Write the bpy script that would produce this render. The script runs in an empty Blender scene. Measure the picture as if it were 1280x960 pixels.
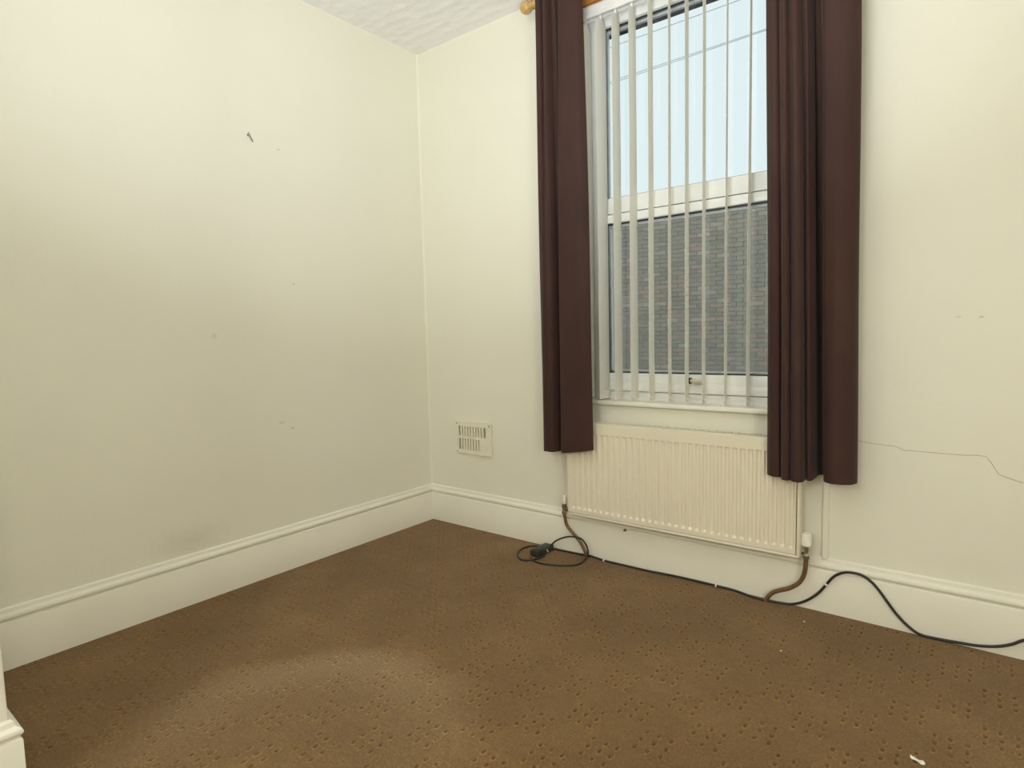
import bpy, bmesh, math, random
from mathutils import Vector, Matrix

random.seed(7)
scene = bpy.context.scene
COL = scene.collection

# ---------------------------------------------------------------- camera
F_PX = 752.054
YAW, PITCH, ROLL = math.radians(-38.0735), math.radians(-4.7590), math.radians(-1.40322)
CAM = Vector((2.35935, -2.27843, 0.997923))
_f = Vector((math.sin(YAW) * math.cos(PITCH), math.cos(YAW) * math.cos(PITCH), math.sin(PITCH)))
_r0 = Vector((math.cos(YAW), -math.sin(YAW), 0))
_u0 = _r0.cross(_f)
CR = math.cos(ROLL) * _r0 + math.sin(ROLL) * _u0
CU = -math.sin(ROLL) * _r0 + math.cos(ROLL) * _u0
CF = _f
cam_data = bpy.data.cameras.new('camera')
cam_data.sensor_width = 36.0
cam_data.lens = F_PX / 1280 * 36.0
cam_data.clip_start = 0.02
cam = bpy.data.objects.new('camera', cam_data)
COL.objects.link(cam)
cam.matrix_world = Matrix(((CR.x, CU.x, -CF.x, CAM.x), (CR.y, CU.y, -CF.y, CAM.y),
                           (CR.z, CU.z, -CF.z, CAM.z), (0, 0, 0, 1)))
scene.camera = cam

# ---------------------------------------------------------------- world (overcast sky)
world = bpy.data.worlds.new('overcast_sky')
scene.world = world
world.use_nodes = True
bg = world.node_tree.nodes['Background']
bg.inputs['Color'].default_value = (0.80, 0.915, 0.945, 1)
bg.inputs['Strength'].default_value = 1.04

# ---------------------------------------------------------------- lights (bounced flash under the ceiling, plus two added fills)
def area(name, loc, target, size, power, color=(1, 1, 1), spread=180):
    l = bpy.data.lights.new(name, 'AREA')
    l.shape = 'DISK'
    l.size = size
    l.energy = power
    l.color = color
    l.spread = math.radians(spread)
    o = bpy.data.objects.new(name, l)
    COL.objects.link(o)
    o.location = loc
    o.rotation_euler = (Vector(target) - Vector(loc)).to_track_quat('-Z', 'Y').to_euler()
    return o
area('bounce_flash', (1.80, -1.78, 1.30), (1.35, -1.28, 2.45), 0.50, 18, (0.93, 0.985, 1.02), 140)
area('rear_fill', (2.10, -4.15, 1.80), (0.9, -0.9, 4.6), 0.60, 31, (0.98, 0.985, 0.96))  # added fill from behind the camera, evens out the walls
area('side_fill', (3.30, -2.35, 1.05), (0.0, -1.2, 0.35), 0.70, 23, (1.0, 0.95, 0.78))  # added warm fill, lifts the lower left wall

# ---------------------------------------------------------------- exposure
vs = scene.view_settings
vs.view_transform = 'Standard'
vs.look = 'None'
vs.exposure = 0.0
vs.gamma = 1.0
vs.use_curve_mapping = False
scene.cycles.max_bounces = 12
scene.cycles.diffuse_bounces = 8
scene.cycles.transparent_max_bounces = 16

# ---------------------------------------------------------------- helpers
def pt(px, py, x=None, y=None, z=None):
    d = CF + CR * ((px - 640) / F_PX) - CU * ((py - 480) / F_PX)
    if x is not None: t = (x - CAM.x) / d.x
    elif y is not None: t = (y - CAM.y) / d.y
    else: t = (z - CAM.z) / d.z
    return CAM + d * t

def project(p):
    d = Vector(p) - CAM
    k = d.dot(CF)
    return 640 + F_PX * d.dot(CR) / k, 480 - F_PX * d.dot(CU) / k, k

class MB:
    def __init__(s):
        s.v, s.f = [], []
    def add(s, verts, faces):
        o = len(s.v)
        s.v += [tuple(v) for v in verts]
        s.f += [tuple(i + o for i in f) for f in faces]
        return s
    def box(s, a, b, bevel=0.0):
        x0, y0, z0 = (min(a[i], b[i]) for i in range(3))
        x1, y1, z1 = (max(a[i], b[i]) for i in range(3))
        if bevel <= 0:
            s.add([(x0, y0, z0), (x1, y0, z0), (x1, y1, z0), (x0, y1, z0),
                   (x0, y0, z1), (x1, y0, z1), (x1, y1, z1), (x0, y1, z1)],
                  [(0, 3, 2, 1), (4, 5, 6, 7), (0, 1, 5, 4), (1, 2, 6, 5), (2, 3, 7, 6), (3, 0, 4, 7)])
        else:
            bm = bmesh.new()
            bmesh.ops.create_cube(bm, size=1)
            for v in bm.verts:
                v.co = Vector(((x0 + x1) / 2 + v.co.x * (x1 - x0), (y0 + y1) / 2 + v.co.y * (y1 - y0),
                               (z0 + z1) / 2 + v.co.z * (z1 - z0)))
            bmesh.ops.bevel(bm, geom=list(bm.edges), offset=bevel, segments=2, profile=0.5, affect='EDGES')
            bm.verts.index_update()
            s.add([v.co[:] for v in bm.verts], [[v.index for v in f.verts] for f in bm.faces])
            bm.free()
        return s
    def tube(s, pts, r, n=10, caps=True):
        pts = [Vector(p) for p in pts]
        rs = r if isinstance(r, (list, tuple)) else [r] * len(pts)
        rings, up = [], None
        for i, p in enumerate(pts):
            t = (pts[min(i + 1, len(pts) - 1)] - pts[max(i - 1, 0)]).normalized()
            if up is None:
                up = Vector((0, 0, 1)) if abs(t.z) < 0.9 else Vector((1, 0, 0))
            a = up - t * up.dot(t)
            a.normalize()
            b = t.cross(a)
            up = a
            rings.append([p + (a * math.cos(2 * math.pi * k / n) + b * math.sin(2 * math.pi * k / n)) * rs[i] for k in range(n)])
        vs_ = [q for ring in rings for q in ring]
        fs = []
        for i in range(len(pts) - 1):
            for k in range(n):
                k2 = (k + 1) % n
                fs.append((i * n + k, i * n + k2, (i + 1) * n + k2, (i + 1) * n + k))
        if caps:
            fs.append(tuple(range(n - 1, -1, -1)))
            fs.append(tuple((len(pts) - 1) * n + k for k in range(n)))
        return s.add(vs_, fs)
    def lathe(s, prof, origin, axis, n=20):
        """prof: (radius, distance along axis)"""
        axis = Vector(axis).normalized()
        a = axis.orthogonal().normalized()
        b = axis.cross(a)
        o = Vector(origin)
        vs_, fs = [], []
        for r, h in prof:
            for k in range(n):
                w = 2 * math.pi * k / n
                vs_.append(o + axis * h + (a * math.cos(w) + b * math.sin(w)) * max(r, 1e-5))
        for i in range(len(prof) - 1):
            for k in range(n):
                k2 = (k + 1) % n
                fs.append((i * n + k, i * n + k2, (i + 1) * n + k2, (i + 1) * n + k))
        fs.append(tuple(range(n - 1, -1, -1)))
        fs.append(tuple((len(prof) - 1) * n + k for k in range(n)))
        return s.add(vs_, fs)
    def sweep(s, sections, closed=True):
        """sections: lists of points of equal length"""
        n = len(sections[0])
        vs_ = [p for sec in sections for p in sec]
        fs = []
        for i in range(len(sections) - 1):
            for k in range(n if closed else n - 1):
                k2 = (k + 1) % n
                fs.append((i * n + k, i * n + k2, (i + 1) * n + k2, (i + 1) * n + k))
        if closed:
            fs.append(tuple(range(n - 1, -1, -1)))
            fs.append(tuple((len(sections) - 1) * n + k for k in range(n)))
        return s.add(vs_, fs)
    def mesh(s, name, m, smooth=None):
        me = bpy.data.meshes.new(name)
        me.from_pydata(s.v, [], s.f)
        bm = bmesh.new()
        bm.from_mesh(me)
        bmesh.ops.recalc_face_normals(bm, faces=bm.faces)
        bm.to_mesh(me)
        bm.free()
        if smooth:
            me.polygons.foreach_set('use_smooth', [True] * len(me.polygons))
            me.set_sharp_from_angle(angle=math.radians(smooth))
        me.materials.append(m)
        return me
    def build(s, name, m, parent=None, smooth=None):
        return link(name, s.mesh(name, m, smooth), parent)

def link(name, data, parent=None):
    o = bpy.data.objects.new(name, data)
    COL.objects.link(o)
    if parent is not None:
        o.parent = parent
        o.matrix_parent_inverse = parent.matrix_basis.inverted()
    return o

def root_at(name, loc):
    o = bpy.data.objects.new(name, None)
    o.empty_display_size = 0.05
    COL.objects.link(o)
    o.location = loc
    return o

def tag(o, label=None, cat=None, group=None, kind=None):
    if label: o['label'] = label
    if cat: o['category'] = cat
    if group: o['group'] = group
    if kind: o['kind'] = kind
    return o

def spline(pts, seg=8):
    pts = [Vector(p) for p in pts]
    out = []
    for i in range(len(pts) - 1):
        p0, p1, p2, p3 = pts[max(i - 1, 0)], pts[i], pts[i + 1], pts[min(i + 2, len(pts) - 1)]
        for k in range(seg):
            t = k / seg
            out.append(0.5 * ((2 * p1) + (p2 - p0) * t + (2 * p0 - 5 * p1 + 4 * p2 - p3) * t * t + (3 * p1 - p0 - 3 * p2 + p3) * t ** 3))
    out.append(pts[-1])
    return out

# ---------------------------------------------------------------- materials
class NT:
    def __init__(s, name):
        s.m = bpy.data.materials.new(name)
        s.m.use_nodes = True
        s.t = s.m.node_tree
        s.n = s.t.nodes
        s.b = s.n['Principled BSDF']
    def node(s, typ, **kw):
        nd = s.n.new(typ)
        for k, v in kw.items():
            if hasattr(nd, k): setattr(nd, k, v)
        return nd
    def link(s, a, b):
        s.t.links.new(a, b)
    def pos(s):
        return s.node('ShaderNodeNewGeometry').outputs['Position']
    def noise(s, scale, detail=3, rough=0.55, vec=None):
        nd = s.node('ShaderNodeTexNoise')
        nd.inputs['Scale'].default_value = scale
        nd.inputs['Detail'].default_value = detail
        nd.inputs['Roughness'].default_value = rough
        s.link(vec if vec is not None else s.pos(), nd.inputs['Vector'])
        return nd.outputs['Fac']
    def ramp(s, fac, stops):
        nd = s.node('ShaderNodeValToRGB')
        e = nd.color_ramp.elements
        while len(e) < len(stops): e.new(0.5)
        for el, (p, c) in zip(e, stops):
            el.position = p
            el.color = (c, c, c, 1) if isinstance(c, (int, float)) else (*c, 1)
        s.link(fac, nd.inputs['Fac'])
        return nd.outputs['Color']
    def mix(s, fac, a, b, mode='MIX'):
        nd = s.node('ShaderNodeMix', data_type='RGBA', blend_type=mode)
        for sock, val in ((nd.inputs[0], fac), (nd.inputs[6], a), (nd.inputs[7], b)):
            if isinstance(val, (int, float)): sock.default_value = val
            elif isinstance(val, tuple): sock.default_value = (*val, 1)
            else: s.link(val, sock)
        return nd.outputs[2]
    def math(s, op, a, b=None, c=None):
        nd = s.node('ShaderNodeMath', operation=op)
        for i, val in enumerate((a, b, c)):
            if val is None: continue
            if isinstance(val, (int, float)): nd.inputs[i].default_value = val
            else: s.link(val, nd.inputs[i])
        return nd.outputs[0]
    def dist(s, point, scale=(1, 1, 1)):
        """distance of the shaded point from a fixed point, axes scaled"""
        sub = s.node('ShaderNodeVectorMath', operation='SUBTRACT')
        s.link(s.pos(), sub.inputs[0])
        sub.inputs[1].default_value = point
        mul = s.node('ShaderNodeVectorMath', operation='MULTIPLY')
        s.link(sub.outputs[0], mul.inputs[0])
        mul.inputs[1].default_value = scale
        ln = s.node('ShaderNodeVectorMath', operation='LENGTH')
        s.link(mul.outputs[0], ln.inputs[0])
        return ln.outputs['Value']
    def bump(s, h, strength=0.2, distance=0.01):
        nd = s.node('ShaderNodeBump')
        nd.inputs['Strength'].default_value = strength
        nd.inputs['Distance'].default_value = distance
        s.link(h, nd.inputs['Height'])
        s.link(nd.outputs['Normal'], s.b.inputs['Normal'])
    def base(s, c):
        if isinstance(c, tuple): s.b.inputs['Base Color'].default_value = (*c, 1)
        else: s.link(c, s.b.inputs['Base Color'])
        return s
    def set(s, rough=0.5, metal=0.0, spec=0.5):
        s.b.inputs['Roughness'].default_value = rough
        s.b.inputs['Metallic'].default_value = metal
        s.b.inputs['Specular IOR Level'].default_value = spec
        return s

def plain(name, c, rough=0.5, metal=0.0, spec=0.5, vary=0.06, scale=14.0, bump=None):
    t = NT(name)
    lo = tuple(v * (1 - vary) for v in c)
    hi = tuple(min(1, v * (1 + vary)) for v in c)
    t.base(t.ramp(t.noise(scale), [(0.3, lo), (0.7, hi)]))
    t.set(rough, metal, spec)
    if bump: t.bump(t.noise(bump[0], 4), bump[1], bump[2])
    return t.m

WALL = (0.81, 0.795, 0.69)
def wall_material(name, spots=()):
    t = NT(name)
    c = t.ramp(t.noise(1.6, 2), [(0.3, tuple(v * 0.985 for v in WALL)), (0.7, tuple(min(1, v * 1.012) for v in WALL))])
    for point, scale, soft, amount, col in spots:
        d = t.dist(point, scale)
        n = t.noise(40, 4)
        d2 = t.math('ADD', d, t.math('MULTIPLY', t.math('SUBTRACT', n, 0.5), soft))
        m = t.ramp(d2, [(0.0, amount), (1.0, 0.0)])
        c = t.mix(m, c, col)
    t.base(c).set(0.55, 0, 0.3)
    h = t.math('ADD', t.noise(9, 3), t.math('MULTIPLY', t.noise(120, 2), 0.12))
    t.bump(h, 0.16, 0.012)
    return t.m

M_HOOK_DARK = plain('rusty_nail', (0.12, 0.085, 0.055), 0.7)
DIRT = (0.36, 0.31, 0.22)
_s = pt(238, 676, x=0)
M_WALL_LEFT = wall_material('cream_wall_left', [
    (tuple(_s), (1, 6, 13), 1.1, 0.20, DIRT),
    (tuple(pt(367, 355, x=0)), (1, 160, 200), 0.6, 0.8, DIRT),
    (tuple(pt(348, 187, x=0)), (1, 160, 200), 0.6, 0.6, DIRT),
    (tuple(pt(366, 535, x=0)), (1, 90, 230), 0.9, 0.75, DIRT),
    (tuple(pt(268, 420, x=0)), (1, 90, 60), 1.2, 0.28, DIRT),
    (tuple(pt(352, 528, x=0)), (1, 40, 150), 0.9, 0.3, DIRT),
])
M_WALL_BACK = wall_material('cream_wall_back', [
    (tuple(pt(1227, 396, y=0)), (110, 1, 260), 0.8, 0.7, DIRT),
    (tuple(pt(1198, 396, y=0)), (110, 1, 260), 0.8, 0.4, DIRT),
])
M_WALL = wall_material('cream_wall')

def skirting_material():
    t = NT('gloss_skirting_paint')
    c = t.ramp(t.noise(3, 3), [(0.3, (0.80, 0.78, 0.68)), (0.7, (0.85, 0.83, 0.735))])
    d = t.noise(34, 5, 0.7)
    c = t.mix(t.ramp(d, [(0.70, 0.0), (0.78, 0.55)]), c, (0.30, 0.26, 0.19))
    t.base(c).set(0.35, 0, 0.45)
    t.bump(t.noise(26, 3), 0.10, 0.006)
    return t.m
M_SKIRT = skirting_material()

def ceiling_material():
    t = NT('embossed_white_ceiling')
    vm = t.node('ShaderNodeMapping')
    vm.inputs['Rotation'].default_value = (0, 0, math.radians(0))
    vm.inputs['Scale'].default_value = (1.0, 1.6, 1)
    t.link(t.pos(), vm.inputs['Vector'])
    v = t.node('ShaderNodeTexVoronoi', feature='SMOOTH_F1')
    v.inputs['Scale'].default_value = 11.0
    v.inputs['Smoothness'].default_value = 0.35
    v.inputs['Randomness'].default_value = 0.55
    t.link(vm.outputs['Vector'], v.inputs['Vector'])
    h = t.math('ADD', v.outputs['Distance'], t.math('MULTIPLY', t.noise(60, 3), 0.2))
    t.base((0.88, 0.885, 0.89)).set(0.8, 0, 0.2)
    t.bump(h, 0.42, 0.02)
    return t.m
M_CEIL = ceiling_material()

def carpet_material(name='brown_pin_dot_carpet', rim_highlight=1.0):
    t = NT(name)
    big = t.noise(2.3, 4, 0.6)
    c = t.ramp(big, [(0.28, (0.148, 0.083, 0.029)), (0.55, (0.186, 0.107, 0.039)), (0.75, (0.225, 0.132, 0.052))])
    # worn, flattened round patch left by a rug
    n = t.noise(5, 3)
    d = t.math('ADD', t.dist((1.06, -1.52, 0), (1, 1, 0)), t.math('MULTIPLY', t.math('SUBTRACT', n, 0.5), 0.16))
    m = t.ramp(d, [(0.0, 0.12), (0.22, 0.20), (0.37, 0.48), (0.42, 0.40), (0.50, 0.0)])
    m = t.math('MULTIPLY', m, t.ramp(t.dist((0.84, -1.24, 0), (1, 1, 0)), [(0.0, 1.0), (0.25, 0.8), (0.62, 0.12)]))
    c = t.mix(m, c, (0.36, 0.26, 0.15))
    fine = t.noise(170, 4, 0.8)
    c = t.mix(0.85, c, t.ramp(fine, [(0.3, 0.24), (0.7, 0.78)]), 'OVERLAY')
    c = t.mix(0.35, c, t.ramp(t.noise(38, 4, 0.7), [(0.3, 0.34), (0.7, 0.66)]), 'OVERLAY')
    if rim_highlight != 1.0:      # highlight on each pin dot's rim, painted as a paler tone
        c = t.mix(1.0, c, (rim_highlight, rim_highlight, rim_highlight), 'MULTIPLY')
    t.base(c).set(0.95, 0, 0.1)
    t.b.inputs['Sheen Weight'].default_value = 0.15
    t.bump(t.math('ADD', t.noise(330, 3, 0.7), t.math('MULTIPLY', t.noise(60, 2), 0.4)), 0.5, 0.004)
    return t.m
M_CARPET = carpet_material()
M_RIM_HIGHLIGHT = carpet_material('pin_dot_rim_highlight', 1.3)

M_UPVC = plain('white_upvc', (0.86, 0.87, 0.85), 0.3, vary=0.02)
M_SILL = plain('white_sill_paint', (0.83, 0.82, 0.74), 0.35, vary=0.03)
M_RUBBER = plain('black_rubber_gasket', (0.02, 0.021, 0.023), 0.5)
M_SPACER = plain('silver_spacer_bar', (0.70, 0.71, 0.73), 0.4, 0.2)
def slat_material():
    t = NT('white_blind_fabric')
    t.base(t.ramp(t.noise(14), [(0.3, (0.90, 0.90, 0.86)), (0.7, (0.93, 0.93, 0.89))])).set(0.7, 0, 0.2)
    tl = t.node('ShaderNodeBsdfTranslucent')
    tl.inputs['Color'].default_value = (0.95, 0.95, 0.91, 1)
    mx = t.node('ShaderNodeMixShader')
    mx.inputs[0].default_value = 0.45
    out = [n for n in t.n if n.type == 'OUTPUT_MATERIAL'][0]
    t.link(t.b.outputs[0], mx.inputs[1])
    t.link(tl.outputs[0], mx.inputs[2])
    t.link(mx.outputs[0], out.inputs['Surface'])
    return t.m
M_SLAT = slat_material()
M_WEIGHT = plain('cream_blind_weight', (0.79, 0.765, 0.68), 0.5, vary=0.04)
M_TRACK = plain('white_blind_track', (0.83, 0.83, 0.81), 0.35)
M_TRACKDARK = plain('grey_track_groove', (0.30, 0.30, 0.30), 0.5)
M_RAD = plain('cream_radiator_enamel', (0.79, 0.74, 0.60), 0.32, vary=0.02, scale=4)
M_CHROME = plain('dull_chrome', (0.55, 0.54, 0.50), 0.25, 1.0)
M_CHROMEDARK = plain('tarnished_nickel', (0.30, 0.27, 0.22), 0.35, 0.9)
M_CAP = plain('white_valve_cap', (0.82, 0.80, 0.70), 0.4)
M_COPPER = plain('painted_copper_pipe', (0.20, 0.105, 0.055), 0.4, 0.25, vary=0.25, scale=40)
M_CORD = plain('black_rubber_cord', (0.022, 0.019, 0.018), 0.42)
M_BOX = plain('black_plastic_box', (0.030, 0.030, 0.026), 0.45, bump=(90, 0.1, 0.001))
M_WHITEBIT = plain('white_plastic', (0.85, 0.85, 0.82), 0.5)
M_VENT = plain('cream_vent_plastic', (0.80, 0.765, 0.64), 0.4, vary=0.03)
M_VENTDARK = plain('slot_shade_and_screws', (0.10, 0.09, 0.06), 0.9, vary=0.2)  # dark tone for the shade in the vent slots; screws share it
M_HANDLE = plain('yellowed_handle_plastic', (0.62, 0.58, 0.47), 0.4)
M_HOOK = plain('dull_steel_hook', (0.30, 0.29, 0.25), 0.5, 0.2)
M_CRACK = plain('crack_shadow', (0.42, 0.37, 0.28), 0.9)  # shadow inside the crack, given as a darker colour
M_TIN = plain('crumpled_foil_paper', (0.80, 0.77, 0.70), 0.5, bump=(60, 0.4, 0.003))

def wood_material(name, a, b):
    t = NT(name)
    mp = t.node('ShaderNodeMapping')
    mp.inputs['Scale'].default_value = (3, 40, 40)
    t.link(t.pos(), mp.inputs['Vector'])
    t.base(t.ramp(t.noise(2.2, 4, vec=mp.outputs['Vector']), [(0.3, a), (0.7, b)])).set(0.28, 0, 0.5)
    return t.m
M_PINE = wood_material('varnished_pine', (0.50, 0.30, 0.10), (0.68, 0.45, 0.19))
M_BATTEN = wood_material('orange_stained_wood', (0.40, 0.17, 0.04), (0.55, 0.26, 0.07))

def curtain_material():
    t = NT('plum_brown_curtain_cloth')
    c = t.ramp(t.noise(3.0, 3), [(0.3, (0.043, 0.0200, 0.0170)), (0.7, (0.057, 0.0272, 0.0215))])
    mp = t.node('ShaderNodeMapping')
    mp.inputs['Scale'].default_value = (1, 1, 0.06)
    t.link(t.pos(), mp.inputs['Vector'])
    c = t.mix(0.25, c, t.ramp(t.noise(300, 2, vec=mp.outputs['Vector']), [(0.3, 0.35), (0.7, 0.65)]), 'OVERLAY')
    t.base(c).set(0.75, 0, 0.25)
    t.b.inputs['Sheen Weight'].default_value = 0.10
    t.b.inputs['Sheen Roughness'].default_value = 0.4
    t.bump(t.noise(700, 2), 0.15, 0.001)
    return t.m
M_CURTAIN = curtain_material()

def glass_material():
    m = bpy.data.materials.new('window_glass')
    m.use_nodes = True
    nt = m.node_tree
    nt.nodes.clear()
    out = nt.nodes.new('ShaderNodeOutputMaterial')
    tr = nt.nodes.new('ShaderNodeBsdfTransparent')
    tr.inputs['Color'].default_value = (0.97, 0.985, 0.98, 1)
    gl = nt.nodes.new('ShaderNodeBsdfGlossy')
    gl.inputs['Roughness'].default_value = 0.02
    fr = nt.nodes.new('ShaderNodeFresnel')
    fr.inputs['IOR'].default_value = 1.45
    mx = nt.nodes.new('ShaderNodeMixShader')
    nt.links.new(fr.outputs[0], mx.inputs[0])
    nt.links.new(tr.outputs[0], mx.inputs[1])
    nt.links.new(gl.outputs[0], mx.inputs[2])
    nt.links.new(mx.outputs[0], out.inputs['Surface'])
    return m
M_GLASS = glass_material()

BY = 8.0            # face of the brick building
COURSE, BL = 0.0755, 0.225
def brick_material():
    t = NT('weathered_brown_brick')
    sep = t.node('ShaderNodeSeparateXYZ')
    t.link(t.pos(), sep.inputs[0])
    row = t.math('FLOOR', t.math('DIVIDE', sep.outputs['Z'], COURSE))
    off = t.math('MULTIPLY', t.math('MODULO', row, 2.0), 0.5)
    colm = t.math('FLOOR', t.math('ADD', t.math('DIVIDE', sep.outputs['X'], BL), off))
    cb = t.node('ShaderNodeCombineXYZ')
    t.link(row, cb.inputs[0])
    t.link(colm, cb.inputs[1])
    wn = t.node('ShaderNodeTexWhiteNoise', noise_dimensions='2D')
    t.link(cb.outputs[0], wn.inputs['Vector'])
    c = t.ramp(wn.outputs['Value'], [(0.0, (0.31, 0.275, 0.225)), (0.35, (0.36, 0.32, 0.26)), (0.62, (0.40, 0.325, 0.26)),
                                     (0.85, (0.43, 0.32, 0.26)), (1.0, (0.49, 0.44, 0.36))])
    big = t.noise(0.9, 3)
    c = t.mix(t.ramp(big, [(0.35, 0.0), (0.7, 0.55)]), c, (0.31, 0.30, 0.265))
    spot = t.noise(9, 3, 0.6)
    c = t.mix(t.ramp(spot, [(0.66, 0.0), (0.72, 0.7)]), c, (0.55, 0.53, 0.46))
    st = t.math('ABSOLUTE', t.math('SUBTRACT', sep.outputs['X'], -0.86))
    c = t.mix(t.ramp(t.math('MULTIPLY', st, 10), [(0.25, 0.45), (0.8, 0.0)]), c, (0.45, 0.43, 0.36))
    t.base(c).set(0.9, 0, 0.2)
    return t.m
M_BRICK = brick_material()
M_MORTAR = plain('grey_mortar', (0.35, 0.32, 0.27), 0.95, vary=0.15)
M_COPING = plain('concrete_coping', (0.42, 0.41, 0.38), 0.9, vary=0.1)
M_STREET = plain('grey_street', (0.22, 0.22, 0.21), 0.9, vary=0.1, scale=3)
M_WIRE = plain('weathered_grey_cable', (0.55, 0.57, 0.57), 0.7)

# ---------------------------------------------------------------- room shell
H = 2.45
X1, Y1 = 3.35, -4.40           # right wall, rear wall
D, YE = 0.722, -1.985          # face and corner of the projecting wall on the left
OX0, OX1, OZ0, OZ1 = 0.972, 1.892, 0.686, 2.335   # window opening
WT = 0.20

def struct(o):
    o['kind'] = 'structure'
    return o

b = MB()
b.box((-0.12, 0, -0.1), (OX0, WT, H)).box((OX1, 0, -0.1), (X1 + 0.12, WT, H))
b.box((OX0, 0, -0.1), (OX1, WT, OZ0)).box((OX0, 0, OZ1), (OX1, WT, H))
wall_back = struct(b.build('wall_back', M_WALL_BACK))
wall_left = struct(MB().box((-0.12, YE, -0.1), (0, 0, H)).build('wall_left', M_WALL_LEFT))
struct(MB().box((-0.12, Y1 - 0.12, -0.1), (D, YE, H), 0.004).build('wall_front_left', M_WALL))
struct(MB().box((X1, Y1 - 0.12, -0.1), (X1 + 0.12, 0, H)).build('wall_right', M_WALL))
struct(MB().box((D, Y1 - 0.12, -0.1), (X1, Y1, H)).build('wall_rear', M_WALL))
struct(MB().box((-0.12, Y1 - 0.12, H), (X1 + 0.12, WT, H + 0.1)).build('ceiling', M_CEIL))

# carpet with recessed pin dots in checkerboard clusters of nine
def carpet():
    PX, PY = 0.0945, 0.0985
    ox, oy = 1.4792 - PX / 2, -1.0944 - PY / 2
    i0, i1 = math.floor((0 - ox) / PX), math.ceil((X1 - ox) / PX)
    j0, j1 = math.floor((Y1 - oy) / PY), math.ceil((0 - oy) / PY)
    V, Fc, rim_highlight = [], [], []
    rng = random.Random(3)
    grid = {}
    def gv(a, c):
        k = (a, c)
        if k not in grid:
            grid[k] = len(V)
            V.append((ox + a * PX / 3, oy + c * PY / 3, 0.0))
        return grid[k]
    for i in range(i0, i1):
        for j in range(j0, j1):
            for a in range(3):
                for c in range(3):
                    A, B = i * 3 + a, j * 3 + c
                    q = (gv(A, B), gv(A + 1, B), gv(A + 1, B + 1), gv(A, B + 1))
                    cx, cy = ox + (A + .5) * PX / 3, oy + (B + .5) * PY / 3
                    if (i + j) % 2 or cy < -2.35 or not (0.01 < cx < X1) or cy > -0.03:
                        Fc.append(q)
                        continue
                    cx += rng.uniform(-.0016, .0016)
                    cy += rng.uniform(-.0016, .0016)
                    rr = rng.uniform(0.0048, 0.0060)
                    dep = rng.uniform(0.0045, 0.0075)
                    rings = []
                    for rf, zf in ((1.5, 0.0), (1.05, 0.0026), (0.62, -0.30 * dep), (0.36, -dep)):
                        s = len(V)
                        for k in range(8):
                            w = math.pi / 8 + k * math.pi / 4 - math.pi
                            V.append((cx + math.cos(w) * rr * rf, cy + math.sin(w) * rr * rf * 1.7, zf))
                        rings.append([s + k for k in range(8)])
                    s = len(V)
                    V.append((cx, cy, -dep * 1.05))
                    R0 = rings[0]
                    # ring index 0 points to lower left side; join the square to the first ring
                    for side in range(4):
                        ca, cb_ = q[side], q[(side + 1) % 4]
                        # side 0 = bottom: ring verts at -112.5 and -67.5 degrees
                        k = (side * 2 + 1) % 8
                        ra, rb = R0[k], R0[(k + 1) % 8]
                        Fc.append((ca, cb_, rb, ra))
                        Fc.append((ca, ra, R0[(k - 1) % 8]))
                    for m in range(3):
                        for k in range(8):
                            k2 = (k + 1) % 8
                            if m == 0: rim_highlight.append(len(Fc))
                            Fc.append((rings[m][k], rings[m][k2], rings[m + 1][k2], rings[m + 1][k]))
                    for k in range(8):
                        Fc.append((rings[3][k], rings[3][(k + 1) % 8], s))
    me = bpy.data.meshes.new('floor')
    me.from_pydata(V, [], Fc)
    me.polygons.foreach_set('use_smooth', [True] * len(me.polygons))
    me.materials.append(M_CARPET)
    me.materials.append(M_RIM_HIGHLIGHT)
    for k in rim_highlight:
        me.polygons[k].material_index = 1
    me.update()
    return struct(link('floor', me))
floor = carpet()

# skirting boards
SK = [(0.0, 0.0), (0.018, 0.0), (0.018, 0.1445), (0.0165, 0.1475), (0.0125, 0.1495), (0.0120, 0.1535), (0.0165, 0.1555),
      (0.0195, 0.1600), (0.0200, 0.1650), (0.0180, 0.1700), (0.0135, 0.1735), (0.0095, 0.1765), (0.0080, 0.1815),
      (0.0075, 0.1870), (0.0045, 0.1905), (0.0, 0.1920)]
def skirting(name, a, b, na, nb):
    """a, b: floor points of the wall line; na, nb: offset direction (mitred) at either end"""
    A, B, NA, NB = Vector(a), Vector(b), Vector(na), Vector(nb)
    N = 24
    secs = []
    for i in range(N + 1):
        t = i / N
        p, n = A.lerp(B, t), NA.lerp(NB, t)
        if 0 < i < N:
            n = NA if abs(NA.x) + abs(NA.y) == 1 else (NB if abs(NB.x) + abs(NB.y) == 1 else n)
        if 0 < i < N:   # straight in the middle: unit normal, mitre only at the ends
            e = (B - A).normalized()
            perp = Vector((-e.y, e.x, 0))
            n = perp if perp.dot(NA) > 0 else -perp
        secs.append([(p + n * d + Vector((0, 0, z))) for d, z in SK])
    return struct(MB().sweep(secs).build(name, M_SKIRT, smooth=28))
bb = skirting('baseboard_back', (0, 0, 0), (X1, 0, 0), (1, -1, 0), (0, -1, 0))
skirting('baseboard_left', (0, 0, 0), (0, YE, 0), (1, -1, 0), (1, 1, 0))
skirting('baseboard_return', (0, YE, 0), (D, YE, 0), (1, 1, 0), (1, 1, 0))
skirting('baseboard_front', (D, YE, 0), (D, Y1, 0), (1, 1, 0), (1, 0, 0))

q = pt(781.5, 662.5, y=-0.0195)
MB().lathe([(0.006, 0), (0.006, .002), (0.003, .003), (0.003, .010), (0.0045, .011), (0.002, .013)], (q.x, -0.018, q.z), (0, -1, 0), 10).build('nail_head', M_HOOK_DARK, bb, 40)

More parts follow.
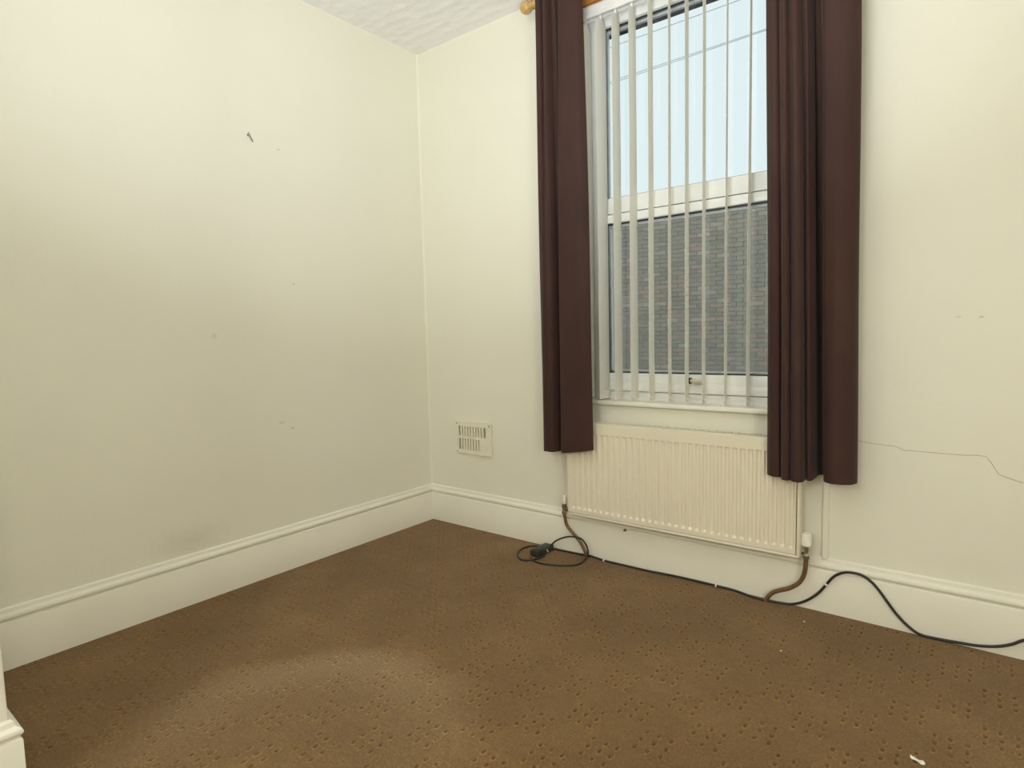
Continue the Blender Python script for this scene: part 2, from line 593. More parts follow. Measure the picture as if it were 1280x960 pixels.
# lump of paint and filler down the inside corner
b = MB()
secs = []
for i in range(25):
    z = 0.188 + (H - 0.188) * i / 24
    w = 0.0065 + 0.001 * math.sin(i * 1.7)
    secs.append([(0, 0, z), (w, 0, z), (w * 0.42, -w * 0.42, z), (0, -w, z)])
struct(b.sweep(secs).build('trim_1', M_WALL, smooth=60))

# plaster crack across the window wall (part of the wall)
cr = [(1072, 551), (1083, 553), (1098, 555.5), (1112, 557), (1121, 558.5), (1130, 563), (1140, 563.5), (1153, 564.5), (1168, 566),
      (1185, 567.5), (1205, 569), (1222, 569), (1233, 571), (1240, 580), (1248, 593), (1262, 598), (1279, 604)]
MB().tube([pt(px, py, y=-0.0002) for px, py in cr], [0.0011 - 0.0004 * ((i * 7) % 5) / 4 for i in range(len(cr))], 5).build('plaster_crack', M_CRACK, wall_back)

# ---------------------------------------------------------------- window
FY0, FY1 = 0.052, 0.118
GX0, GX1 = 1.058, 1.806
wz_top, wz_tb, wz_tt, wz_lt, wz_lb = 2.264, 1.562, 1.495, 1.456, 0.819
b = MB()
b.box((OX0, FY0, OZ0 + .016), (GX0 - 0.0, FY1, OZ1)).box((GX1, FY0, OZ0 + .016), (OX1, FY1, OZ1))
b.box((GX0, FY0, wz_top), (GX1, FY1, OZ1)).box((GX0, FY0, wz_tt + .002), (GX1, FY1, wz_tb))
b.box((GX0, FY0, OZ0 + .016), (GX1, FY1, 0.7395))
window = struct(b.build('window_1', M_UPVC))
# opening lower sash, standing a little proud
sy = FY0 - 0.010
b = MB()
b.box((GX0 - 0.018, sy, 0.7425), (GX0 + 0.008, FY1 - .006, wz_tt - .004), 0.003)
b.box((GX1 - 0.008, sy, 0.7425), (GX1 + 0.018, FY1 - .006, wz_tt - .004), 0.003)
b.box((GX0 + 0.004, sy, wz_lt), (GX1 - 0.004, FY1 - .006, wz_tt - .004), 0.003)
b.box((GX0 + 0.004, sy + 0.004, 0.7425), (GX1 - 0.004, FY1 - .006, wz_lb), 0.003)
b.box((GX0 + 0.004, sy, 0.7425), (GX1 - 0.004, FY1 - .03, 0.777), 0.003)
sash = b.build('lower_sash', M_UPVC, window, 40)
def frame_ring(mb, x0, x1, z0, z1, y0, y1, w):
    mb.box((x0, y0, z0), (x0 + w, y1, z1)).box((x1 - w, y0, z0), (x1, y1, z1))
    mb.box((x0 + w, y0, z1 - w), (x1 - w, y1, z1)).box((x0 + w, y0, z0), (x1 - w, y1, z0 + w))
    return mb
frame_ring(MB(), GX0, GX1, wz_tb, wz_top, 0.070, 0.076, 0.0055).build('upper_gasket', M_RUBBER, window)
frame_ring(MB(), GX0 + .004, GX1 - .004, wz_tb - .004, wz_top - .0085, 0.080, 0.094, 0.009).build('upper_spacer', M_SPACER, window)
MB().box((GX0, 0.077, wz_tb), (GX1, 0.080, wz_top)).build('upper_pane', M_GLASS, window)
MB().box((GX0, 0.096, wz_top - 0.022), (GX1, 0.116, wz_top - 0.012)).build('upper_gasket_outer', M_RUBBER, window)
lg0, lg1 = GX0 + 0.008, GX1 - 0.008
frame_ring(MB(), lg0, lg1, wz_lb, wz_lt, 0.060, 0.068, 0.0048).build('lower_gasket', M_RUBBER, sash)
frame_ring(MB(), lg0 + .004, lg1 - .004, wz_lb + .0015, wz_lt - .0055, 0.072, 0.088, 0.010).build('lower_spacer', M_SPACER, sash)
MB().box((lg0, 0.069, wz_lb), (lg1, 0.072, wz_lt)).build('lower_pane', M_GLASS, sash)
# window handle on the bottom rail
h = pt(866, 476, y=sy - 0.004)
b = MB()
b.box((h.x - 0.013, sy + .001, h.z - 0.011), (h.x + 0.028, sy - 0.009, h.z + 0.011), 0.004)
hd = b.build('window_handle', M_WHITEBIT, sash, 40)
b = MB()
b.tube(spline([(h.x - 0.004, sy - 0.010, h.z + .001), (h.x + 0.010, sy - 0.019, h.z), (h.x + 0.030, sy - 0.018, h.z - .001), (h.x + 0.052, sy - 0.012, h.z - .001)], 5), [0.0095] * 8 + [0.0085] * 7 + [0.006], 10)
b.build('handle_lever', M_HANDLE, hd, 50)
kb = MB().lathe([(0.0160, 0), (0.0160, 0.009), (0.0130, 0.011)], (0, 0, 0), (0, -1, 0))
kb.v = [(h.x - 0.008 + p[0], sy - 0.0085 + p[1], h.z + .0005 + p[2] * .75) for p in kb.v]
kb.build('handle_keyhole', M_RUBBER, hd, 40)
MB().box((h.x - 0.028, sy + .001, h.z - 0.006), (h.x - 0.020, sy - 0.003, h.z + 0.001), 0.001).build('handle_stop', M_CAP, sash)
# sill
b = MB()
b.box((OX0 - 0.035, -0.030, 0.6865), (OX1 + 0.035, 0.0, 0.7055), 0.005)
b.box((OX0, -0.004, 0.6865), (OX1, FY0 + .006, 0.7055))
b.build('window_sill', M_SILL, window, 40)

# ---------------------------------------------------------------- vertical blind
blind = root_at('vertical_blind', (1.43, 0, 2.29))
tag(blind, 'white vertical slat blind hanging open across the sash window', 'blind')
b = MB()
b.box((OX0 + .006, -0.020, 2.298), (OX1 - .006, 0.022, 2.330), 0.003)
b.box((OX0 + .006, -0.020, 2.286), (OX1 - .006, -0.010, 2.298)).box((OX0 + .006, 0.012, 2.286), (OX1 - .006, 0.022, 2.298))
track = b.build('headrail', M_TRACK, blind)
MB().box((OX0 + .008, -0.010, 2.2965), (OX1 - .008, 0.012, 2.299)).build('track_groove', M_TRACKDARK, track)
SL = [(1.010, 2, 1), (1.082, 1.5, 0.5), (1.150, 7, 5.5), (1.223, 8, 5.5), (1.300, 13, 10.5), (1.377, 19.5, 15.5), (1.447, 13.5, 13),
      (1.514, 14, 13), (1.597, 17.5, 14), (1.680, 14.5, 9), (1.757, 14, 12), (1.832, 12, 12)]
SB, ST, SWD = 0.712, 2.272, 0.087
def slat(x, a_top, a_bot):
    def section(z, a, th, wd):
        a = math.radians(a)
        dv, nv = Vector((-math.sin(a), math.cos(a), 0)), Vector((math.cos(a), math.sin(a), 0))
        c = Vector((x, 0.0, z))
        fr, bk = [], []
        for k in range(7):
            s = -0.5 + k / 6
            camber = 0.0050 * (1 - (2 * s) ** 2)
            p = c + dv * (s * wd) + nv * camber
            fr.append(p + nv * th)
            bk.append(p - nv * th)
        return fr + bk[::-1]
    def lerp(z): return a_bot + (a_top - a_bot) * (z - SB) / (ST - SB)
    zs = [SB + 0.034 + (ST - 0.02 - SB - 0.034) * i / 8 for i in range(9)]
    secs = [section(z, lerp(z), 0.0005, SWD) for z in zs] + [section(ST - .008, a_top, 0.0005, SWD * 0.72), section(ST, a_top, 0.0005, SWD * 0.34)]
    o = MB().sweep(secs).build('slat', M_SLAT, blind, 50)
    MB().sweep([section(z, a_bot, 0.0014, SWD * 1.004) for z in (SB, SB + .002, SB + .032, SB + .036)]).build('slat_weight', M_WEIGHT, o, 50)
    MB().box((x - 0.005, -0.006, ST - 0.006), (x + 0.005, 0.006, 2.290), 0.002).build('slat_hanger', M_TRACK, o)
for x, a0, a1 in SL: slat(x, a0, a1)
for side in (-1, 1):
    b = MB()
    for i in range(len(SL) - 1):
        e = []
        for x, a0, a1 in SL[i:i + 2]:
            a = math.radians(a1)
            e.append(Vector((x - side * 0.5 * SWD * math.sin(a), side * 0.5 * SWD * math.cos(a), SB + 0.026)))
        pts = [e[0].lerp(e[1], k / 8) + Vector((0, 0, -0.016 * (1 - (k / 4 - 1) ** 2))) for k in range(9)]
        b.tube(pts, 0.0009, 5)
    b.build('bottom_chain', M_TRACK, blind)

# ---------------------------------------------------------------- batten, pole and curtains
PZ, PYY = 2.392, -0.085
tag(MB().box((OX0 - 0.03, -0.022, 2.343), (OX1 + 0.03, -0.0005, 2.405), 0.003).build('wooden_batten', M_BATTEN),
    'orange-stained wooden batten fixed over the blind at the window head', 'batten')
pole = root_at('curtain_pole', (1.43, PYY, PZ))
tag(pole, 'varnished pine curtain pole with round ball finial', 'curtain pole')
px0, px1 = 0.806, 2.075
MB().tube([(px0, PYY, PZ), (px1, PYY, PZ)], 0.014, 16).build('pole', M_PINE, pole, 40)
def finial(x, sgn):
    prof = [(0.010, 0), (0.018, 0.001), (0.019, 0.005), (0.013, 0.008), (0.012, 0.012)]
    for k in range(13):
        w = math.pi * (0.14 + 0.86 * k / 12)
        prof.append((0.0275 * math.sin(w), 0.012 + 0.0275 * math.cos(math.pi * 0.14) - 0.0275 * math.cos(w)))
    MB().lathe(prof, (x, PYY, PZ), (sgn, 0, 0), 24).build('finial', M_PINE, pole, 40)
finial(px0, -1)
finial(px1, 1)
for x in (0.838, 2.048):
    b = MB().box((x - .012, -0.004, PZ - .03), (x + .012, 0.0, PZ + .03), 0.002)
    b.tube([(x, -0.002, PZ - .02), (x, PYY + .004, PZ - 0.0185)], 0.006, 8)
    b.build('bracket', M_PINE, pole, 40)

def curtain(name, top, bot, hem, label, ztop=2.432, power=0.62):
    o = root_at(name, (sum(p[0] for p in bot) / len(bot), -0.12, hem(bot[0][0])))
    T = spline([(x, y, 0) for x, y in top], 6)
    B = spline([(x, y, 0) for x, y in bot], 6)
    N = 30
    secs = []
    for i in range(N + 1):
        t = i / N
        row = []
        for k, (p, q) in enumerate(zip(T, B)):
            w = t ** power
            c = p.lerp(q, w)
            zb = hem(q.x)
            z = ztop + (zb - ztop) * t
            wob = 0.0022 * math.sin(k * 0.55 + 5 * t) * math.sin(math.pi * t)
            row.append((c.x + wob, c.y + wob * 0.6, z))
        secs.append(row)
    # front skin, back skin and joined rims: a cloth about 2.4 mm thick
    n = len(T)
    V, Fc = [], []
    for side in (0, 1):
        for i, row in enumerate(secs):
            for k in range(n):
                a, c = Vector(row[max(k - 1, 0)]), Vector(row[min(k + 1, n - 1)])
                d = (c - a)
                nn = Vector((d.y, -d.x, 0))
                nn = nn.normalized() if nn.length > 1e-9 else Vector((0, -1, 0))
                V.append(Vector(row[k]) + nn * (0.0012 if side == 0 else -0.0012))
    M = (N + 1) * n
    for i in range(N):
        for k in range(n - 1):
            a = i * n + k
            Fc.append((a, a + 1, a + n + 1, a + n))
            Fc.append((M + a, M + a + n, M + a + n + 1, M + a + 1))
    for k in range(n - 1):
        for i in (0, N):
            a = i * n + k
            Fc.append((a, a + 1, M + a + 1, M + a))
    for i in range(N):
        for k in (0, n - 1):
            a = i * n + k
            Fc.append((a, a + n, M + a + n, M + a))
    cloth = MB().add(V, Fc).build('cloth', M_CURTAIN, o, 75)
    for k in range(6):
        x = top[0][0] + (top[-1][0] - top[0][0]) * (k + 0.5) / 6
        xm = min(p[0] for p in top) + (max(p[0] for p in top) - min(p[0] for p in top)) * (k + 0.5) / 6
        ring = [(xm, PYY + 0.0185 * math.cos(w * math.pi / 8), PZ - 0.003 + 0.0185 * math.sin(w * math.pi / 8)) for w in range(17)]
        MB().tube(ring, 0.0028, 6, caps=False).build('curtain_ring', M_PINE, o, 50)
    tag(o, label, 'curtain')
    return o

LT = [(.868, -.108), (.846, -.112), (.850, -.132), (.862, -.145), (.876, -.138), (.886, -.112), (.893, -.140), (.908, -.146), (.920, -.114),
      (.928, -.140), (.944, -.145), (.958, -.108), (.970, -.136), (1.01, -.146), (1.046, -.138), (1.060, -.112)]
LB = [(.838, -.034), (.816, -.055), (.820, -.085), (.833, -.110), (.850, -.125), (.862, -.122), (.875, -.126), (.890, -.118), (.903, -.085),
      (.907, -.050), (.916, -.050), (.922, -.085), (.935, -.122), (.99, -.136), (1.055, -.132), (1.088, -.112)]
curtain('left_curtain'.replace('left_', ''), LT, LB, lambda x: 0.477 + max(0, x - 0.93) * 0.17,
        'narrow brown curtain drawn to the side of the window nearest the wall vent')
RT = [(1.800, -.108), (1.756, -.110), (1.768, -.136), (1.788, -.140), (1.797, -.112), (1.797, -.134), (1.808, -.148), (1.819, -.140), (1.823, -.110),
      (1.825, -.134), (1.836, -.148), (1.848, -.140), (1.851, -.110), (1.857, -.132), (1.872, -.142), (1.880, -.124), (1.883, -.104), (1.896, -.1035),
      (1.909, -.104), (1.909, -.120), (1.921, -.140), (1.955, -.152), (2.00, -.146), (2.024, -.122), (2.016, -.106)]
RB = [(1.835, -.100), (1.783, -.104), (1.800, -.135), (1.826, -.140), (1.838, -.108), (1.838, -.150), (1.852, -.175), (1.866, -.165), (1.868, -.115),
      (1.872, -.165), (1.890, -.180), (1.906, -.170), (1.909, -.118), (1.916, -.140), (1.926, -.138), (1.930, -.090), (1.931, -.036), (1.949, -.030),
      (1.959, -.060), (1.958, -.100), (1.971, -.135), (2.00, -.146), (2.035, -.132), (2.053, -.096), (2.045, -.050)]
curtain('curtain', RT, RB, lambda x: 0.490, 'wide brown curtain in deep folds over the radiator end nearest the trunking')

# ---------------------------------------------------------------- radiator
RY = -0.085
rl = pt(711, 643, y=RY)
rr_ = pt(999.5, 697, y=RY)
rx0, rx1, rz0 = pt(709.5, 600, y=RY).x, rr_.x, rl.z
rz1 = (pt(740, 527.5, y=RY + .006).z + pt(958, 549, y=RY + .006).z) / 2
rad = root_at('radiator', ((rx0 + rx1) / 2, -0.05, rz0))
tag(rad, 'cream ribbed panel radiator on the wall under the window', 'radiator')
def panel():
    n_ch = 33
    mx = 0.0145
    pitch = (rx1 - rx0 - 2 * mx) / n_ch
    gt, gb = rz1 - 0.046, rz0 + 0.036
    xs = [(rx0, 0, 0)]
    xs = []
    xs.append((rx0, 0.0))
    xs.append((rx0 + mx * 0.9, 0.0))
    for i in range(n_ch):
        a = rx0 + mx + i * pitch
        for fx, dp in ((0.18, 0.0), (0.36, 1.0), (0.64, 1.0), (0.82, 0.0)):
            xs.append((a + fx * pitch, dp))
    xs.append((rx1 - 0.0135, 0.0))
    zs = [(rz0 + 0.0135, 0), (gb - 0.005, 0), (gb + 0.005, 1), (gt - 0.003, 1), (gt, 0), (rz1 - 0.003, 0)]
    DP = 0.0066
    V, Fc = [], []
    for z, zz in zs:
        for x, dp in xs:
            V.append((x, RY + DP * dp * zz, z))
    n = len(xs)
    for j in range(len(zs) - 1):
        for i in range(n - 1):
            a = j * n + i
            Fc.append((a, a + 1, a + n + 1, a + n))
    return MB().add(V, Fc)
front = panel().build('front_panel', M_RAD, rad, 22)
# rolled rim around the panel with rounded corners
b = MB()
def rim(y, r, ins):
    pts = []
    R = 0.014
    for cx, cz, a0 in ((rx1 - R, rz1 - R * .5, 0), (rx0 + R * .5, rz1 - R * .5, 90), (rx0 + R * .5, rz0 + R * .5, 180), (rx1 - R, rz0 + R, 270)):
        Rr = R if a0 in (270,) else R * .5
        if a0 == 0: cx, Rr = rx1 - R * .5, R * .5
        for k in range(5):
            w = math.radians(a0 + k * 22.5)
            pts.append((cx + (Rr - ins) * math.cos(w), y, cz + (Rr - ins) * math.sin(w)))
    return pts
secs = [rim(RY + 0.0005, 0, 0.004), rim(RY + 0.001, 0, 0.0018), rim(RY + 0.004, 0, 0.0), rim(RY + 0.030, 0, 0.0), rim(RY + 0.032, 0, 0.004)]
n = len(secs[0])
V = [p for s_ in secs for p in s_]
Fc = [(i * n + k, i * n + (k + 1) % n, (i + 1) * n + (k + 1) % n, (i + 1) * n + k) for i in range(len(secs) - 1) for k in range(n)]
Fc.append(tuple(4 * n + k for k in range(n)))
b.add(V, Fc)
b.build('rim', M_RAD, rad, 40)
# rolled lips with a shadow gap beside the panel, along the bottom and the right edge
MB().box((rx0 + .004, RY - 0.0008, rz0 + 0.0005), (rx1 - .004, RY + 0.012, rz0 + 0.0115), 0.0035).build('bottom_lip', M_RAD, rad, 50)
MB().box((rx1 - 0.0118, RY - 0.0008, rz0 + 0.004), (rx1 - 0.0004, RY + 0.012, rz1 - .002), 0.0035).build('side_lip', M_RAD, rad, 50)
# zig-zag convector fin behind the panel
V, Fc = [], []
nf = 66
for i in range(nf + 1):
    x = rx0 + 0.02 + (rx1 - rx0 - 0.04) * i / nf
    y = RY + 0.034 + (0.024 if i % 2 else 0.0)
    V += [(x, y, rz0 + 0.03), (x, y, rz1 + 0.003)]
for i in range(nf):
    Fc.append((2 * i, 2 * i + 2, 2 * i + 3, 2 * i + 1))
MB().add(V, Fc).build('convector_fin', M_RAD, rad)
for x in (rx0 + 0.12, rx1 - 0.12):
    MB().box((x - .015, RY + .058, rz0 + .04), (x + .015, -0.0005, rz1 - .06)).build('wall_bracket', M_RAD, rad)
def valve(side):
    x_edge = rx0 if side < 0 else rx1
    c = pt(705.3, 630, y=-0.062) if side < 0 else pt(1008, 674, y=-0.062)
    x = c.x
    ct = (pt(705, 619.5, y=-.062).z, pt(705, 629.5, y=-.062).z) if side < 0 else (pt(1008, 666.5, y=-.062).z, pt(1008, 682, y=-.062).z)
    rc = 0.0105 if side < 0 else 0.0165
    zt, zb = ct
    body = MB().lathe([(0.0075, 0), (0.010, .002), (0.010, .012), (0.0085, .016), (0.0085, .026), (0.011, .028), (0.011, zb - (zb - 0.046) - .001)], (x, -0.062, zb - 0.046), (0, 0, 1), 16)
    zc = zb - 0.024
    s = -side
    body.tube([(x, -0.062, zc), (x + s * 0.012, -0.060, zc), (x_edge + s * .006, -0.058, zc)], [0.0085, 0.0085, 0.0085], 12)
    vo = body.build('valve_body', M_CHROMEDARK if side < 0 else M_CHROME, rad, 40)
    MB().lathe([(0.0115, 0), (0.0125, 0.001), (0.0125, .010), (0.0115, .011)], (x_edge - s * 0.012, -0.0585, zc), (s, 0, 0), 6).build('valve_nut', M_CHROME, vo)
    MB().lathe([(0.0105, 0), (0.0115, 0.001), (0.0115, .011), (0.0105, .012)], (x, -0.062, zb - 0.047), (0, 0, 1), 6).build('gland_nut', M_CHROMEDARK, vo)
    MB().lathe([(rc * 0.9, 0), (rc, 0.002), (rc, (zt - zb) - 0.004), (rc * 0.93, (zt - zb) - .001), (rc * .6, zt - zb), (rc * .55, (zt - zb) - .002), (0.0001, (zt - zb) - .002)], (x, -0.062, zb), (0, 0, 1), 20).build('valve_cap', M_CAP, vo, 35)
    return x, zb - 0.044
vx, vz = valve(1)
pr = [(vx, -.062, vz)] + [pt(px, py, y=yy) for px, py, yy in ((1007, 706, -.061), (1005, 718, -.058), (999, 728, -.054), (987, 735, -.050), (972, 738.5, -.046), (964, 742, -.044), (958.5, 748, -.043))]
pr.append((pr[-1].x - .003, -0.043, 0.0))
MB().tube(spline(pr, 6), 0.0078, 12).build('pipe_tail', M_COPPER, rad, 60)
vx, vz = valve(-1)
pl = [(vx, -.062, vz)] + [pt(px, py, y=yy) for px, py, yy in ((706.5, 648, -.061), (709, 657, -.058), (717, 667.5, -.052), (725, 677, -.047), (730, 686, -.044), (733, 694, -.042))]
pl.append((pl[-1].x + .003, -0.041, 0.0))
MB().tube(spline(pl, 6), 0.0072, 12).build('pipe_tail', M_COPPER, rad, 60)

# white trunking up the wall right of the radiator
tx0, tx1 = pt(1028.5, 640, y=-.008).x, pt(1036, 640, y=-.008).x
tag(MB().box((tx0, -0.013, 0.188), (tx1, -0.0003, 1.05), 0.003).build('cable_trunking', M_WALL),
    'slim painted trunking running up the wall from the skirting behind the wide curtain', 'trunking')

# ---------------------------------------------------------------- wall vent
v0, v1 = pt(571, 546, y=-.006), pt(615, 551, y=-.006)
vx0, vx1, vz0, vz1 = v0.x, v1.x, 0.387, 0.552
vent = root_at('wall_vent', ((vx0 + vx1) / 2, -0.003, vz0))
tag(vent, 'cream slotted ventilation grille low on the window wall near the corner', 'vent')
W, Hh = vx1 - vx0, vz1 - vz0
sx0, sx1 = vx0 + 0.020, vx0 + W * 0.845
sz0, szm, sz1 = vz0 + Hh * 0.125, vz0 + Hh * 0.515, vz0 + Hh * 0.865
b = MB()
b.box((vx0, -.012, sz1), (vx1, -.001, vz1)).box((vx0, -.012, vz0), (vx1, -.001, sz0))
b.box((vx0, -.012, sz0), (sx0, -.001, sz1)).box((sx1, -.012, sz0), (vx1, -.001, sz1))
b.build('face_plate', M_VENT, vent)
MB().box((vx0 + .004, -.0022, vz0 + .004), (vx1 - .004, -.0004, vz1 - .004)).build('slot_shade_sheet', M_VENTDARK, vent)  # flat dark sheet painting the shade behind the slots
nb = 10
pw = (sx1 - sx0) / nb
for k in range(1, nb):
    x = sx0 + k * pw
    MB().box((x - pw * 0.27, -.0125, sz0), (x + pw * 0.27, -.002, sz1)).build('grille_bar', M_VENT, vent)
MB().box((sx0, -.0122, szm - .006), (sx1, -.002, szm + .006)).build('cross_bar', M_VENT, vent)
MB().box((sx0 + 8 * pw - .004, -.0128, sz0 - .002), (sx1 + .002, -.002, szm - .004)).build('shutter_plate', M_VENT, vent)
for dz in (0.030, 0.012):
    MB().box((sx0 + 8.6 * pw, -.0155, sz0 + dz), (sx1 + .008, -.012, sz0 + dz + .004), .001).build('shutter_knob', M_VENT, vent)
for x, z in ((vx0 + .007, vz1 - .010), (vx1 - .012, vz1 - .012), (vx0 + .009, vz0 + .009)):
    MB().lathe([(0.0035, 0), (0.0035, .001), (0.002, .0018)], (x, -.0118, z), (0, -1, 0), 10).build('screw', M_VENTDARK, vent)
b = MB()
b.tube(spline([(vx0 + W * .55, -.010, vz0 + .001), (vx0 + W * .68, -.012, vz0 - .011), (vx0 + W * .80, -.010, vz0 - .001)], 5), 0.0018, 6)
b.build('loose_tab', M_VENT, vent)

# ---------------------------------------------------------------- cord with inline box
CRAD = 0.0044
def P(px, py, y=None, z=None):
    return pt(px, py, y=y) if y is not None else pt(px, py, z=z)
box_a, box_b = pt(668, 688, z=0.03), pt(686.5, 679.5, z=0.03)     # top face ends along its axis
axis = Vector((box_b.x - box_a.x, box_b.y - box_a.y, 0))
cord = root_at('extension_cord', (1.5, -0.03, 0))
tag(cord, 'long black power cord running along the skirting with a coil at the small black box', 'cord')
run = [P(690, 685, z=.012), P(705, 688.5, z=CRAD), P(722, 692, z=CRAD), P(738, 695, z=CRAD), P(755, 700.5, z=CRAD), P(780, 706.5, z=CRAD), P(810, 713.5, z=CRAD)]
fy = -0.0235
for px, py in ((840, 720), (868, 725.5), (895, 732), (918, 739)):
    q = pt(px, py, y=fy)
    run.append(Vector((q.x, fy, max(q.z, CRAD))))
for px, py in ((940, 746), (955, 750), (972, 753), (990, 754)):
    q = pt(px, py, z=CRAD)
    run.append(Vector((q.x, min(max(q.y, -0.050), -0.024), CRAD)))
for px, py in ((1006, 751.5), (1022, 742), (1033, 730.5), (1042, 721), (1052, 716.5), (1062, 715.5), (1076, 718.5), (1089, 727), (1100, 739.5), (1109, 752), (1121, 768), (1135, 782.5), (1150, 793)):
    run.append(pt(px, py, y=fy - .003 if py > 722 else fy - .005))
for px, py in ((1170, 799), (1200, 803.5), (1222, 807), (1245, 808), (1264, 805.5), (1281, 800)):
    q = pt(px, py, y=fy)
    run.append(Vector((q.x, fy, max(q.z, CRAD))))
run.append(Vector((2.535, fy, 0.088)))
run.append(Vector((2.60, fy, 0.105)))
run.append(Vector((2.68, fy, 0.110)))
MB().tube(spline(run, 6), CRAD, 9).build('cable', M_CORD, cord, 60)
loop = [P(687, 683.5, y=-.070), P(695, 676, y=-.062), P(706, 671.6, y=-.082), P(717, 670.8, y=-.066), P(727, 674, y=-.070), P(733, 682, y=-.085), P(735, 691, z=.022),
        P(731, 699.5, z=.010), P(724, 705, z=CRAD), P(712, 707, z=CRAD), P(695, 706.4, z=CRAD), P(680, 705, z=CRAD), P(668, 701.5, z=CRAD), P(663, 697, z=.008)]
MB().tube(spline(loop, 7), CRAD * 0.88, 9).build('cable_loop', M_CORD, cord, 60)
tail = [P(674, 683, z=.008), P(664, 682.5, z=CRAD), P(653, 685.5, z=CRAD), P(647.5, 690.5, z=CRAD), P(647.5, 696, z=CRAD), P(653, 699.8, z=CRAD), P(664, 700, z=CRAD), P(675, 697.5, z=CRAD), P(681, 694.5, z=.008)]
MB().tube(spline(tail, 7), CRAD * 0.88, 9).build('cable_loop', M_CORD, cord, 60)
ang = math.atan2(axis.y, axis.x)
mid = (box_a + box_b) / 2
mid.z = 0
L2 = axis.length / 2 + 0.004
ox = Matrix.Translation(mid) @ Matrix.Rotation(ang, 4, 'Z')
b = MB().box((-L2, -0.024, 0.001), (L2, 0.024, 0.030), 0.004)
b.v = [tuple(ox @ Vector(p)) for p in b.v]
ib = b.build('inline_box', M_BOX, cord, 40)
b = MB().box((-L2 * .82, -0.018, 0.029), (L2 * .80, 0.018, 0.0325), 0.0015)
b.v = [tuple(ox @ Vector(p)) for p in b.v]
b.build('box_lid', M_BOX, ib, 40)
for k, (dx, dz) in enumerate(((0.006, 0.020), (0.012, 0.011))):
    b = MB().box((dx - .003, -0.0262, dz - .003), (dx + .003, -0.0235, dz + .003), 0.0008)
    b.v = [tuple(ox @ Vector(p)) for p in b.v]
    b.build('box_mark', M_WHITEBIT, ib)
def clip(p, d, r=0.0062, l=0.004):
    p, d = Vector(p), Vector(d).normalized()
    MB().tube([p - d * l, p + d * l], r, 8).build('cable_clip', M_WHITEBIT, cord, 40)
clip(run[4], run[5] - run[3], l=.0032)
clip(run[9], run[10] - run[8], l=.0028)
clip(run[17], run[18] - run[16], l=.0035)

# ---------------------------------------------------------------- small things
h = pt(309.5, 169, x=0)
b = MB()
b.tube(spline([h + Vector((0, 0, 0)), h + Vector((0.009, 0, 0.002)), h + Vector((0.012, 0.004, -0.006)), h + Vector((0.006, 0.014, -0.016)), h + Vector((0.004, 0.019, -0.022))], 5), [0.0035] * 11 + [0.0026] * 10, 8)
b.tube([h + Vector((0.001, -.001, -.002)), h + Vector((0.004, .005, 0.012))], [0.004, 0.0018], 8)
tag(b.build('picture_hook', M_HOOK, None, 50), 'small bent metal hook screwed high into the left wall', 'hook')

c = pt(1147, 951, z=0.002)
V, Fc = [], []
dirv = (pt(1158, 956, z=0) - pt(1140, 946, z=0))
dl = dirv.length
dirv.normalize()
nrm = Vector((-dirv.y, dirv.x, 0))
for i in range(7):
    t = (i / 6 - .5) * dl
    w = [0.003, 0.0065, 0.005, 0.0042, 0.005, 0.0085, 0.003][i]
    zz = [0.006, 0.004, 0.0022, 0.003, 0.005, 0.008, 0.004][i]
    q = c + dirv * t
    V += [q + nrm * w + Vector((0, 0, 0.001)), q + Vector((0, 0, zz)), q - nrm * w + Vector((0, 0, 0.0012)), q + Vector((0, 0, -0.001))]
for i in range(6):
    for k in range(4):
        Fc.append((i * 4 + k, i * 4 + (k + 1) % 4, (i + 1) * 4 + (k + 1) % 4, (i + 1) * 4 + k))
Fc += [(0, 1, 2, 3), (24, 25, 26, 27)]
tag(MB().add(V, Fc).build('paper_scrap', M_TIN), 'white crumpled scrap lying on the carpet nearest the camera', 'scrap')
for (px, py), lab in (((976, 813.5), 'tiny white paint fleck on the open carpet in front of the right-hand valve pipe'),
                      ((1005, 777), 'tiny white paint fleck on the carpet closest to the curving copper pipe'),
                      ((598, 661.5), 'tiny white paint fleck at the skirting foot between corner and cord box')):
    p = pt(px, py, z=0.0015)
    if p.y > -0.021: p.y = -0.024
    b = MB()
    b.add([p + Vector((-.004, 0, -.001)), p + Vector((.001, -.0035, .0005)), p + Vector((.005, .001, -.0005)), p + Vector((0, .004, .0008)), p + Vector((.001, 0, .0022)), p + Vector((.001, 0, -.0015))],
          [(0, 1, 4), (1, 2, 4), (2, 3, 4), (3, 0, 4), (1, 0, 5), (2, 1, 5), (3, 2, 5), (0, 3, 5)])
    tag(b.build('paint_fleck', M_WHITEBIT), lab, 'fleck')

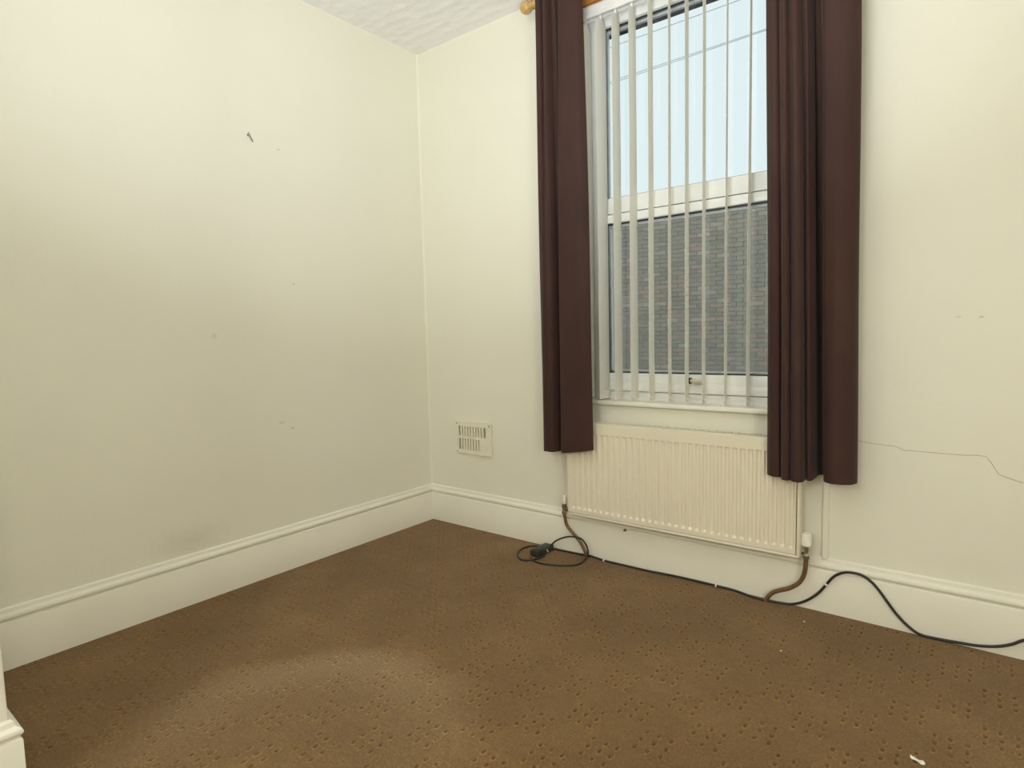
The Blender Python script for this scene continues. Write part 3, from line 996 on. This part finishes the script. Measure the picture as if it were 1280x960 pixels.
# ---------------------------------------------------------------- outside: brick building, street, overhead cables
BT = 3.22
BX0, BX1 = -9.0, 5.0
building = MB().box((BX0, BY + .010, -0.6), (BX1, BY + .6, BT)).build('brick_building', M_MORTAR)
tag(building, 'weathered brown brick building standing across the street outside the window', 'building')
MB().box((BX0 - .05, BY - .04, BT), (BX1 + .05, BY + .64, BT + .08), .01).build('coping', M_COPING, building)
bricks = []
for r in range(int(-0.6 / COURSE), int(BT / COURSE)):
    z0 = r * COURSE
    o = 0.5 if r % 2 else 0.0
    for c_ in range(int(BX0 / BL) + 1, int(BX1 / BL) - 1):
        x0 = (c_ - o) * BL
        bricks.append((x0, z0))
seen = []
for x0, z0 in bricks:
    u, v, k = project((x0 + BL / 2, BY, z0 + COURSE / 2))
    if 757 < u < 962 and 250 < v < 470:
        seen.append((k, x0, z0))
seen.sort()
chosen = set((x0, z0) for k, x0, z0 in seen[:300])
proto = MB().box((0.004, 0, 0.004), (BL - .004, .03, COURSE - .004)).mesh('brick', M_BRICK)
rng = random.Random(5)
rest = MB()
for x0, z0 in bricks:
    dy = rng.uniform(-0.004, 0.005)
    if (x0, z0) in chosen:
        o = link('brick', proto, building)
        o.location = (x0, BY + dy, z0)
    else:
        rest.box((x0 + .004, BY + dy, z0 + .004), (x0 + BL - .004, BY + .03, z0 + COURSE - .004))
rb = rest.build('brickwork', M_BRICK, building)
rb['kind'] = 'stuff'
struct(MB().box((-14, WT, -0.7), (12, 20, -0.6)).build('floor_outside', M_STREET))

def wire(a, b_, r, label):
    A, B = Vector(a), Vector(b_)
    e = (B - A)
    A2, B2 = A - e * 1.2, B + e * 2.0
    pts = [A2.lerp(B2, k / 16) for k in range(17)]
    tag(MB().tube(pts, r, 6).build('overhead_cable', M_WIRE), label, 'cable')
wire(pt(754, 62.5, y=6.5), pt(878, 17, y=6.5), 0.006, 'highest overhead cable crossing the sky beyond the upper pane')
wire(pt(754, 105, y=6.5), pt(952, 38, y=6.5), 0.0055, 'upper cable of the close pair crossing the sky beyond the upper pane')
wire(pt(754, 107.8, y=6.5), pt(952, 39.6, y=6.5), 0.0055, 'lower cable of the close pair crossing the sky beyond the upper pane')
